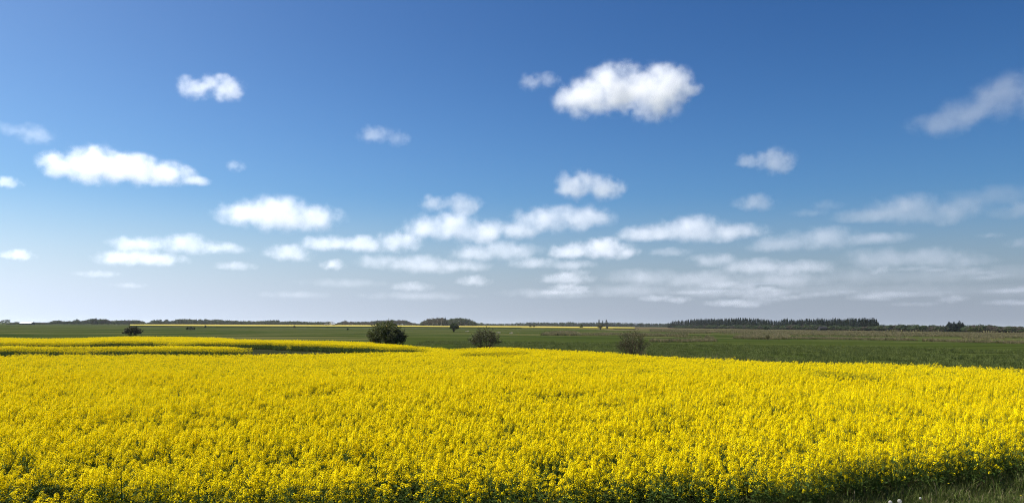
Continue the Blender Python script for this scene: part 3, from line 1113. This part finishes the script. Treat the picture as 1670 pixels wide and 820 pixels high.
# trees of the rounded clump left of centre, and others one can tell apart
for x, top, kd, wf, bi, lb in [
    (692, 521.5, 'bare', 1.0, False, 'low grey tree on the left slope of the rounded clump'),
    (699, 519.0, 'bare', 1.1, False, 'grey-brown bare tree, second from the left in the rounded clump'),
    (706, 517.6, 'bare', 1.1, True, 'tallest pale-stemmed birch-like tree in the left half of the rounded clump'),
    (713, 517.0, 'bare', 1.0, True, 'pale-stemmed bare tree just right of the tallest birch in the clump'),
    (720, 517.4, 'bare', 1.0, True, 'bare tree with white stem in the middle of the rounded clump'),
    (726, 517.6, 'conifer', 1.5, False, 'dark pointed tree at the notch in the middle of the rounded clump'),
    (735, 518.6, 'green', 1.0, False, 'dark green tree right of the notch in the rounded clump'),
    (743, 517.7, 'green', 1.1, False, 'broad dark green tree, highest in the right half of the rounded clump'),
    (751, 517.9, 'green', 1.0, False, 'dark green tree above the small field bush in the rounded clump'),
    (758, 518.4, 'green', 1.0, False, 'dark tree near the right slope of the rounded clump'),
    (765, 519.4, 'green', 1.0, False, 'dark tree on the right shoulder of the rounded clump'),
    (771, 521.5, 'green', 0.9, False, 'rightmost, lowest tree of the rounded clump'),
]:
    tree(kd, x, top, 1260, lb, 'tree', wf, 'trees of the rounded clump left of centre', bi)
wood('dense lower growth filling the dark conifer clump at far right', [(1543, 530), (1548, 527), (1556, 527), (1565, 526.4), (1571, 528), (1575, 531)], 655, {'conifer': 1}, 1.6, 3, 5, 0.8, 1.0)
for x, top, kd, wf, d, lb in [
    (4, 522.3, 'green', 1.6, 1150, 'dark rounded tree cut by the left edge on the horizon'),
    (11, 521.2, 'green', 1.5, 1150, 'dark rounded tree beside the one at the left edge on the horizon'),
    (125, 520.6, 'green', 1.2, 1180, 'pale domed tree rising from the belt at the far left'),
    (156, 519.0, 'conifer', 1.6, 1180, 'dark peaked tree topping the belt at the far left'),
    (563, 521.8, 'bare', 1.0, 1380, 'bare tree standing highest between the dark belt and large bush'),
    (977, 520.8, 'conifer', 1.8, 1500, 'left and tallest of three pointed conifers right of centre'),
    (983, 522.6, 'conifer', 1.7, 1500, 'middle, lowest of three pointed conifers right of centre'),
    (989, 521.2, 'conifer', 2.3, 1500, 'right, widest of three pointed conifers right of centre'),
    (1548, 525.6, 'conifer', 2.6, 640, 'left tree of the dark conifer clump at far right'),
    (1556, 526.4, 'conifer', 3.2, 640, 'middle, widest tree of the dark conifer clump at far right'),
    (1565, 524.8, 'conifer', 2.6, 640, 'tallest tree of the dark conifer clump at far right'),
    (1570, 526.8, 'conifer', 2.2, 640, 'rightmost tree of the dark conifer clump at far right'),
    (784, 525.8, 'green', 1.5, 1400, 'small dark round tree just right of the rounded clump'),
]:
    tree(kd, x, top, d, lb, 'tree', wf)


# ------------------------------------------------------------------ field bushes
def bush(label, x, dist, w_m, h_m, leaves, lmat, seed, stems=22, lean=0.0, name='bush', trunk=0.0, lsize=0.05, spread=1.0):
    """many stems fan out of the ground and branch twice; leaves sit on the outer twigs"""
    r = random.Random(seed)
    p = at_dist(x, dist)
    e = empty(name, (p.x, p.y, 0))
    st, lf = MB(), MB()
    tips = []
    core = h_m * trunk
    for i in range(stems):
        a = i * 2.4 + r.uniform(-.3, .3)
        f = math.sqrt((i + 0.5) / stems)
        out = Vector((math.cos(a), math.sin(a) * 0.9, 0))
        wz = h_m * (1.0 - 0.66 * f ** 3) * r.uniform(0.82, 1.02)
        top = out * (w_m / 2 * f * spread * r.uniform(0.8, 1.05)) + Vector((lean * h_m * 0.2, 0, wz))
        base = out * (0.05 + 0.12 * f * w_m / 2 * (0.2 if trunk else 3))
        mid = base * 0.4 + top * 0.5 + out * 0.06 * w_m + Vector((0, 0, core * 0.5))
        st.tube([base, mid, top], [0.035 * h_m / 3, 0.022 * h_m / 3, 0.006], 4)
        for j in range(7):
            q = r.uniform(0.35, 0.95)
            s = base.lerp(mid, q * 2) if q < 0.5 else mid.lerp(top, q * 2 - 1)
            d = (out * r.uniform(-0.2, 1.1) + Vector((r.uniform(-.9, .9), r.uniform(-.9, .9), r.uniform(0.1, 1.1)))).normalized()
            ln = h_m * r.uniform(0.12, 0.26)
            s2 = s + d * ln
            s2.z = max(s2.z, 0.15)
            st.tube([s, s2], [0.011 * h_m / 3, 0.004], 3)
            tips.append((s, s2))
            for k in range(4):
                u = s.lerp(s2, r.uniform(0.4, 1.0))
                d2 = (d + Vector((r.uniform(-.8, .8), r.uniform(-.8, .8), r.uniform(-.3, .9)))).normalized()
                s3 = u + d2 * h_m * r.uniform(0.06, 0.13)
                s3.z = max(s3.z, 0.1)
                st.tube([u, s3], [0.005, 0.003], 3)
                tips.append((u, s3))
    for _ in range(leaves):
        u, v = r.choice(tips)
        c = u.lerp(v, r.uniform(0.2, 1.1)) + Vector((r.gauss(0, .05), r.gauss(0, .05), r.gauss(0, .05)))
        c.z = max(c.z, 0.05)
        s = lsize * r.uniform(0.6, 1.3)
        lf.quad(c, (r.uniform(-1, 1), r.uniform(-1, 1), r.uniform(0, 1.2)), (r.uniform(-1, 1), r.uniform(-1, 1), r.uniform(-1, 1)), s * 0.6, s, 0, 0.25)
    st.obj('stems', M_TWIG, e)
    lf.obj('leaves', lmat, e)
    tag(e, label, 'bush' if name != 'small_tree' else 'tree')
    return e


bush('largest bush, dense dark olive, rising above the horizon left of centre', 630, 105, 5.2, 3.5, 24000, M_LEAF_OLIVE, 21, 80, 0.0, lsize=0.075)
bush('brownish-green half-bare bush at the crop edge, right of the largest bush', 791, 110, 4.6, 2.75, 6500, M_LEAF_DULL, 2, 44, lsize=0.06)
bush('thin dark twiggy bush at the crop edge right of centre', 1030, 86, 3.4, 2.8, 4200, M_LEAF_DULL, 3, 44, 0.1, lsize=0.045)
bush('low dark bush in the meadow at the left, beyond the yellow strips', 217, 226, 4.8, 2.15, 9000, M_LEAF_DULL, 4, 60, lsize=0.12)
bush('small dark top-heavy tree standing alone in front of the rounded clump', 740, 345, 4.0, 3.6, 5200, M_LEAF_GREEN, 5, 30, 0.2, name='small_tree', trunk=0.45, lsize=0.16)
bush('flat low bush in the meadow right of the low dark bush', 311, 400, 4.8, 1.4, 2200, M_LEAF_GREEN, 6, 24, lsize=0.16)
bush('tiny dark bush breaking the distant yellow strip at the left', 335, 560, 0.9, 1.9, 700, M_LEAF_GREEN, 7, 12, lsize=0.16)
bush('tiny reddish-brown bush on the distant yellow strip before the pale roof', 480, 620, 2.2, 1.6, 900, M_LEAF_BROWN, 8, 14, lsize=0.2)
bush('tiny dark bush just below the distant yellow strip, left of the largest bush', 567, 420, 0.9, 1.2, 700, M_LEAF_GREEN, 9, 12, lsize=0.13)
bush('thin bare tree crossing the distant yellow strip right of centre', 979, 600, 4.2, 4.3, 2200, M_LEAF_BROWN, 10, 26, name='small_tree', trunk=0.3, lsize=0.13)
bush('smaller thin bare tree just right of the one crossing the yellow strip', 990, 640, 1.6, 2.4, 700, M_LEAF_BROWN, 11, 12, name='small_tree', trunk=0.3, lsize=0.13)
bush('small pointed green bush on the distant yellow strip right of centre', 948, 800, 3.0, 4.2, 1500, M_LEAF_OLIVE, 12, 16, lsize=0.3, spread=0.8)
bush('left of two thin bushes where the yellow strip pales in the middle', 865, 900, 2.0, 3.4, 500, M_LEAF_BROWN, 13, 12, lsize=0.3)
bush('right of two thin bushes where the yellow strip pales in the middle', 871, 900, 2.6, 3.2, 700, M_LEAF_BROWN, 14, 12, lsize=0.3)
bush('small reddish-brown shrub standing in the dry grass right of centre', 1251, 198, 0.85, 1.25, 900, M_LEAF_BROWN, 15, 16, lsize=0.05)
bush('dark round bush at the foot of the conifer forest', 1249, 640, 3.0, 2.4, 1500, M_LEAF_GREEN, 16, 18, lsize=0.25)
bush('bright green round bush at the right foot of the conifer forest', 1436, 650, 6.0, 3.4, 2600, M_LEAF_OLIVE, 17, 22, lsize=0.3)
bush('brownish wide bush before the low wood at far right', 1590, 560, 9.0, 3.6, 3600, M_LEAF_OLIVE, 18, 26, lsize=0.3)
bush('small low bush at the crop edge right of the thin twiggy one', 1046, 76, 1.0, 0.95, 500, M_LEAF_BROWN, 19, 14, lsize=0.03)

# ------------------------------------------------------------------ far buildings
M_WHITE = solid('white_roof', (0.50, 0.52, 0.53), (0.60, 0.61, 0.61), 0.6, 0.5)
M_WALLD = solid('dark_wall', (0.06, 0.055, 0.05), (0.10, 0.09, 0.08), 0.8, 0.5)
M_ROOFD = solid('dark_roof', (0.035, 0.035, 0.04), (0.06, 0.06, 0.065), 0.7, 0.5)
M_PALEW = solid('pale_wall', (0.50, 0.46, 0.38), (0.62, 0.58, 0.50), 0.8, 0.5)
M_TAR = solid('tarred_roof', (0.015, 0.015, 0.018), (0.03, 0.03, 0.033), 0.95, 0.5)
M_PANE = solid('window_pane', (0.03, 0.035, 0.04), (0.05, 0.055, 0.06), 0.2, 0.5)


def building(name, label, x, dist, length, depth, eave, ridge, wall_m, roof_m, wins, chimney=False, door=True, rz=0.0):
    p = at_dist(x, dist)
    e = empty(name, (p.x, p.y, 0), rz)
    L2, D2 = length / 2, depth / 2
    wmb = MB()
    wmb.box(-L2, L2, -D2, D2, 0, eave)
    for s in (-1, 1):
        wmb.face([(s * (L2 - .002), -D2, eave), (s * (L2 - .002), D2, eave), (s * (L2 - .002), 0, ridge)])
    wmb.obj('wall', wall_m, e)
    o_ = 0.35
    rf = MB()
    t = 0.18
    for s in (-1, 1):
        a = [(-L2 - o_, s * (D2 + o_), eave - .1), (L2 + o_, s * (D2 + o_), eave - .1), (L2 + o_, 0, ridge + .06), (-L2 - o_, 0, ridge + .06)]
        b = [(q[0], q[1], q[2] + t) for q in a]
        rf.face(a)
        rf.face(b)
        for i in range(4):
            j = (i + 1) % 4
            rf.face([a[i], a[j], b[j], b[i]])
    ro = rf.obj('roof', roof_m, e)
    if chimney:
        c = MB()
        c.box(-0.35, 0.35, -0.35, 0.35, ridge - 0.6, ridge + 1.0)
        c.obj('chimney', wall_m, ro)
    for i in range(wins):
        xx = -L2 + length * (i + 0.7) / (wins + 0.6)
        f = MB()
        f.box(xx - .6, xx + .6, -D2 - .05, -D2 + .02, 0.9, 2.0)
        fo = f.obj('window', M_WHITE, e)
        g_ = MB()
        g_.box(xx - .5, xx + .5, -D2 - .07, -D2 - .052, 1.0, 1.9)
        g_.obj('pane', M_PANE, fo)
    if door:
        d = MB()
        d.box(L2 - 1.9, L2 - 0.9, -D2 - .06, -D2 + .02, 0.02, 2.05)
        d.obj('door', M_ROOFD, e)
    tag(e, label, 'building')
    return e


building('farm_shed', 'long low farm shed with a white roof in front of the far left trees', 44.5, 1130, 14, 9, 1.7, 3.5, M_WALLD, M_WHITE, 3)
building('farmhouse', 'small farmhouse with a pale gable at the end of the long dark belt', 541, 1340, 7, 9, 2.4, 6.0, M_PALEW, M_WHITE, 1, True, rz=0.9)
building('farm_outbuilding', 'low pale outbuilding left of the small farmhouse behind the yellow strip', 532, 1340, 5, 5, 2.2, 3.8, M_PALEW, M_ROOFD, 1)
building('forest_house', 'dark-roofed house half hidden at the foot of the conifer forest', 1341, 735, 6.4, 6, 1.8, 3.4, M_TAR, M_TAR, 0)


# ------------------------------------------------------------------ grass
def tuft(seed, n, h, rad, mats, weights, width=0.004, bend=0.5):
    r = random.Random(seed)
    mb = MB()
    for _ in range(n):
        a = r.uniform(0, 6.283)
        q = rad * math.sqrt(r.random())
        b0 = Vector((math.cos(a) * q, math.sin(a) * q, 0))
        d = Vector((math.cos(a + r.uniform(-1, 1)), math.sin(a + r.uniform(-1, 1)), 0))
        hh = h * r.uniform(0.45, 1.1)
        lean = bend * r.uniform(0.1, 1.0) * hh
        m = r.choices(range(len(mats)), weights=weights)[0]
        sd_ = Vector((-d.y, d.x, 0)) * width * r.uniform(0.7, 1.3)
        p1 = b0 + d * lean * 0.3 + Vector((0, 0, hh * 0.6))
        p2 = b0 + d * lean + Vector((0, 0, hh))
        mb.face([tuple(b0 - sd_), tuple(b0 + sd_), tuple(p1 + sd_ * .7), tuple(p1 - sd_ * .7)], m)
        mb.face([tuple(p1 - sd_ * .7), tuple(p1 + sd_ * .7), tuple(p2)], m)
    return bpy.data.objects.new('tuft', mb.mesh('tuft', mats))


def poly_scatter(name, label, poly, step, protos, hs, jitter=0.3, kind='stuff', thr=None, seed=3, cat=None):
    xs, ys = zip(*poly)
    X, Y = jgrid(min(xs), max(xs), min(ys), max(ys), step)
    k = inside(poly, X, Y)
    if thr is not None:
        k &= vnoise(X, Y, thr[0], seed) > thr[1]
    X, Y = X[k], Y[k]
    s = np.clip(rng.normal(hs, hs * jitter, X.shape), hs * 0.4, hs * 2)
    return scatter(name, X, Y, np.zeros(X.shape), s, 0, rng.integers(0, len(protos), X.shape), protos, label, cat, kind, 0.1)


def pxp(pts, z=0.0):
    return [P2(x, y, z) for x, y in pts]


# short turf of the verge, bottom right, and taller mixed grass along the foot of the crop
verge = [(-14, 6.5), (16, 6.5), (20, 22)] + [(x, y + 0.35) for x, y in NEAR_EDGE[::-1] if -14 < x < 20] + [(-14, 13)]
short_t = [tuft(500 + i, 26, 0.10, 0.10, [M_GRASS, M_DRY], [6, 1], 0.004, 0.9) for i in range(5)]
poly_scatter('verge_grass', 'short mown green grass on the verge in front of the crop', verge, 0.13, short_t, 1.0, 0.35)
edge = [(x, y - 0.6) for x, y in NEAR_EDGE if -14 < x < 25] + [(x, y + 0.9) for x, y in NEAR_EDGE[::-1] if -14 < x < 25]
tall_t = [tuft(520 + i, 24, 0.20, 0.13, [M_GRASS, M_DRY, M_STEM], [12, 1, 3], 0.004, 0.8) for i in range(5)]
poly_scatter('tall_grass', 'taller green and straw-coloured grass along the foot of the crop', edge, 0.20, tall_t, 1.0, 0.35)

dry_t = [tuft(540 + i, 60, 0.7, 0.45, [M_DRY, M_GRASS], [5, 3], 0.020, 0.5) for i in range(4)]
poly_scatter('dry_grass', 'patch of straw-brown dry grass in the middle of the green meadow', pxp([(882, 546.5), (900, 543), (925, 541.6), (938, 543.0), (944, 547.0)]), 0.75, dry_t, 1.0, thr=(4.0, 0.25), seed=21)
poly_scatter('dry_grass', 'long thin line of pale dry grass behind the green field, right of centre', pxp([(1060, 556.6), (1100, 556.2), (1165, 555.4), (1168, 556.8), (1100, 558.0), (1060, 557.6)]), 0.6, dry_t, 0.75, thr=(3.0, 0.25), seed=22)
poly_scatter('dry_grass', 'broad patch of straw-brown dry grass around the small reddish shrub', pxp([(1196, 551.5), (1215, 548.2), (1250, 546.4), (1284, 548.6), (1288, 552.6), (1240, 553.4)]), 0.65, dry_t, 0.9, thr=(4.0, 0.22), seed=23)
poly_scatter('dry_grass', 'thin pale line of dry grass running to the right edge behind the green field', pxp([(1290, 551.2), (1440, 553.4), (1560, 556.4), (1700, 560.2), (1700, 561.4), (1560, 557.8), (1440, 554.8), (1290, 552.4)]), 0.7, dry_t, 0.75, thr=(5.0, 0.35), seed=24)
poly_scatter('dry_grass', 'scattered pale tussocks in the meadow left of the broad dry patch', pxp([(940, 545), (1000, 544), (1090, 545.5), (1150, 546.5), (1165, 552), (1080, 549.5), (1000, 547), (945, 547.4)]), 0.9, dry_t, 0.75, thr=(6.0, 0.62), seed=25)
poly_scatter('dry_grass', 'rough straw-coloured heath grass in front of the forests on the right', pxp([(1060, 537), (1300, 539.5), (1500, 542.0), (1760, 545.5), (1760, 556), (1500, 551), (1300, 547), (1060, 542)]), 1.6, dry_t, 0.9, thr=(14.0, 0.52), seed=26)
poly_scatter('green_blades', 'uneven green blades of the smooth field behind the rapeseed', [P2(640, 572, 0), P2(700, 557, 0), P2(1000, 560, 0), P2(1400, 566, 0), P2(1760, 575, 0), P2(1760, 625, 0), P2(1400, 600, 0), P2(1000, 590, 0)], 0.8, [tuft(580 + i, 44, 0.26, 0.55, [M_GRASS], [1], 0.016, 0.8) for i in range(4)], 1.0, thr=(5.0, 0.35), seed=31)
poly_scatter('dry_grass', 'straggly pale dead grass at the far crop edge right of the twiggy bush', [(13.0, 66.6), (16.5, 63.2), (20.0, 58.5), (21.0, 59.5), (17.5, 65.0), (14, 68.0)], 0.6, [tuft(560 + i, 20, 1.0, 0.3, [M_DRY, M_GRASS], [2, 2], 0.007, 0.5) for i in range(3)], 1.0, thr=(1.5, 0.4), seed=27)

# pale tussocks that can be told apart in the meadow
for i, (x, y, s, lb) in enumerate([
    (762, 540.9, 1.0, 'pale tussock of dead grass just right of the lone small tree'),
    (813, 542.9, 1.0, 'pale tussock of dead grass above the half-bare bush'),
    (834, 543.6, 0.9, 'pale tussock of dead grass right of the half-bare bush'),
]):
    t = tuft(600 + i, 220, 0.55, 0.75, [solid('bleached_blade', (0.55, 0.50, 0.38), (0.68, 0.62, 0.5), 0.8)], [1], 0.03, 0.8)
    COL.objects.link(t)
    t.name = 'grass_tussock'
    t.location = at_height(x, y, 0)
    t.scale = (s, s, s)
    tag(t, lb, 'tussock', 'pale tussocks in the meadow')

# ------------------------------------------------------------------ dandelions on the verge
M_FLUFF = leafy('seed_fluff', (0.62, 0.60, 0.55), (0.75, 0.73, 0.68), 0.4, 0.9)
M_DAND = leafy('dandelion_petal', (0.85, 0.62, 0.01), (0.9, 0.7, 0.02), 0.3, 0.6)


def dandelion(label, px, py, h, clock, seed, rad=0.027):
    r = random.Random(seed)
    p = at_height(px, py, h)
    e = empty('dandelion', (p.x, p.y, 0))
    s = MB()
    s.tube([(0, 0, 0), (0.01, 0, h * 0.6), (0, 0, h)], [0.003, 0.0027, 0.0025], 5)
    s.obj('stalk', M_STEM, e)
    f = MB()
    if clock:
        for i in range(220):
            z = 1 - 2 * (i + .5) / 220
            a = i * 2.39996
            q = math.sqrt(1 - z * z)
            d = Vector((q * math.cos(a), q * math.sin(a), z))
            c = Vector((0, 0, h)) + d * rad
            f.quad(c, d + Vector((r.uniform(-.4, .4), r.uniform(-.4, .4), r.uniform(-.4, .4))), (0.1, 0.2, 1), 0.004, 0.0045, 0, 0.3)
            if i % 4 == 0:
                f.tube([Vector((0, 0, h)), c], [0.0005, 0.0003], 3)
        f.obj('seed_head', M_FLUFF, e)
    else:
        for ring, (n, ln, tilt) in enumerate([(26, 0.022, 0.15), (20, 0.017, 0.5), (12, 0.010, 1.1)]):
            for i in range(n):
                a = 2 * math.pi * i / n + ring * 0.2
                d = Vector((math.cos(a), math.sin(a), tilt)).normalized()
                c = Vector((0, 0, h)) + d * ln * 0.55
                f.quad(c, Vector((-d.x * tilt, -d.y * tilt, 1)), d, 0.0026, ln * 0.55)
        f.obj('flower_head', M_DAND, e)
    for i in range(7):
        l = MB()
        a = i * 0.9 + r.uniform(-.2, .2)
        d = Vector((math.cos(a), math.sin(a), 0.25))
        l.quad(d * 0.07, Vector((-d.x * .3, -d.y * .3, 1)), d, 0.014, 0.07, 0, 0.2)
        l.obj('leaf', M_RLEAF, e)
    tag(e, label, 'dandelion')


dandelion('white dandelion clock at the bottom edge, right one of the close pair', 1467, 816.5, 0.17, True, 1, 0.034)
dandelion('white dandelion clock cut by the bottom edge, left one of the close pair', 1452, 818.5, 0.15, True, 2, 0.032)
dandelion('small white dandelion clock alone right of the close pair', 1501, 812, 0.12, True, 3, 0.022)
dandelion('yellow dandelion flower on the verge in the bottom right corner', 1665, 808, 0.10, False, 4)
dandelion('yellow dandelion flower in the grass at the foot of the crop', 1547, 788, 0.22, False, 5)

# ------------------------------------------------------------------ air
hz = MB()
hz.box(-8000, 8000, -60, 8000, -1.0, 26.0)
m, nt, out = new_mat('haze_air')
pv = nt.nodes.new('ShaderNodeVolumePrincipled')
pv.inputs['Color'].default_value = (0.86, 0.92, 1.0, 1)
pv.inputs['Density'].default_value = 0.000045
pv.inputs['Anisotropy'].default_value = 0.3
nt.links.new(pv.outputs[0], out.inputs['Volume'])
h_o = hz.obj('haze', m)
tag(h_o, kind='stuff')
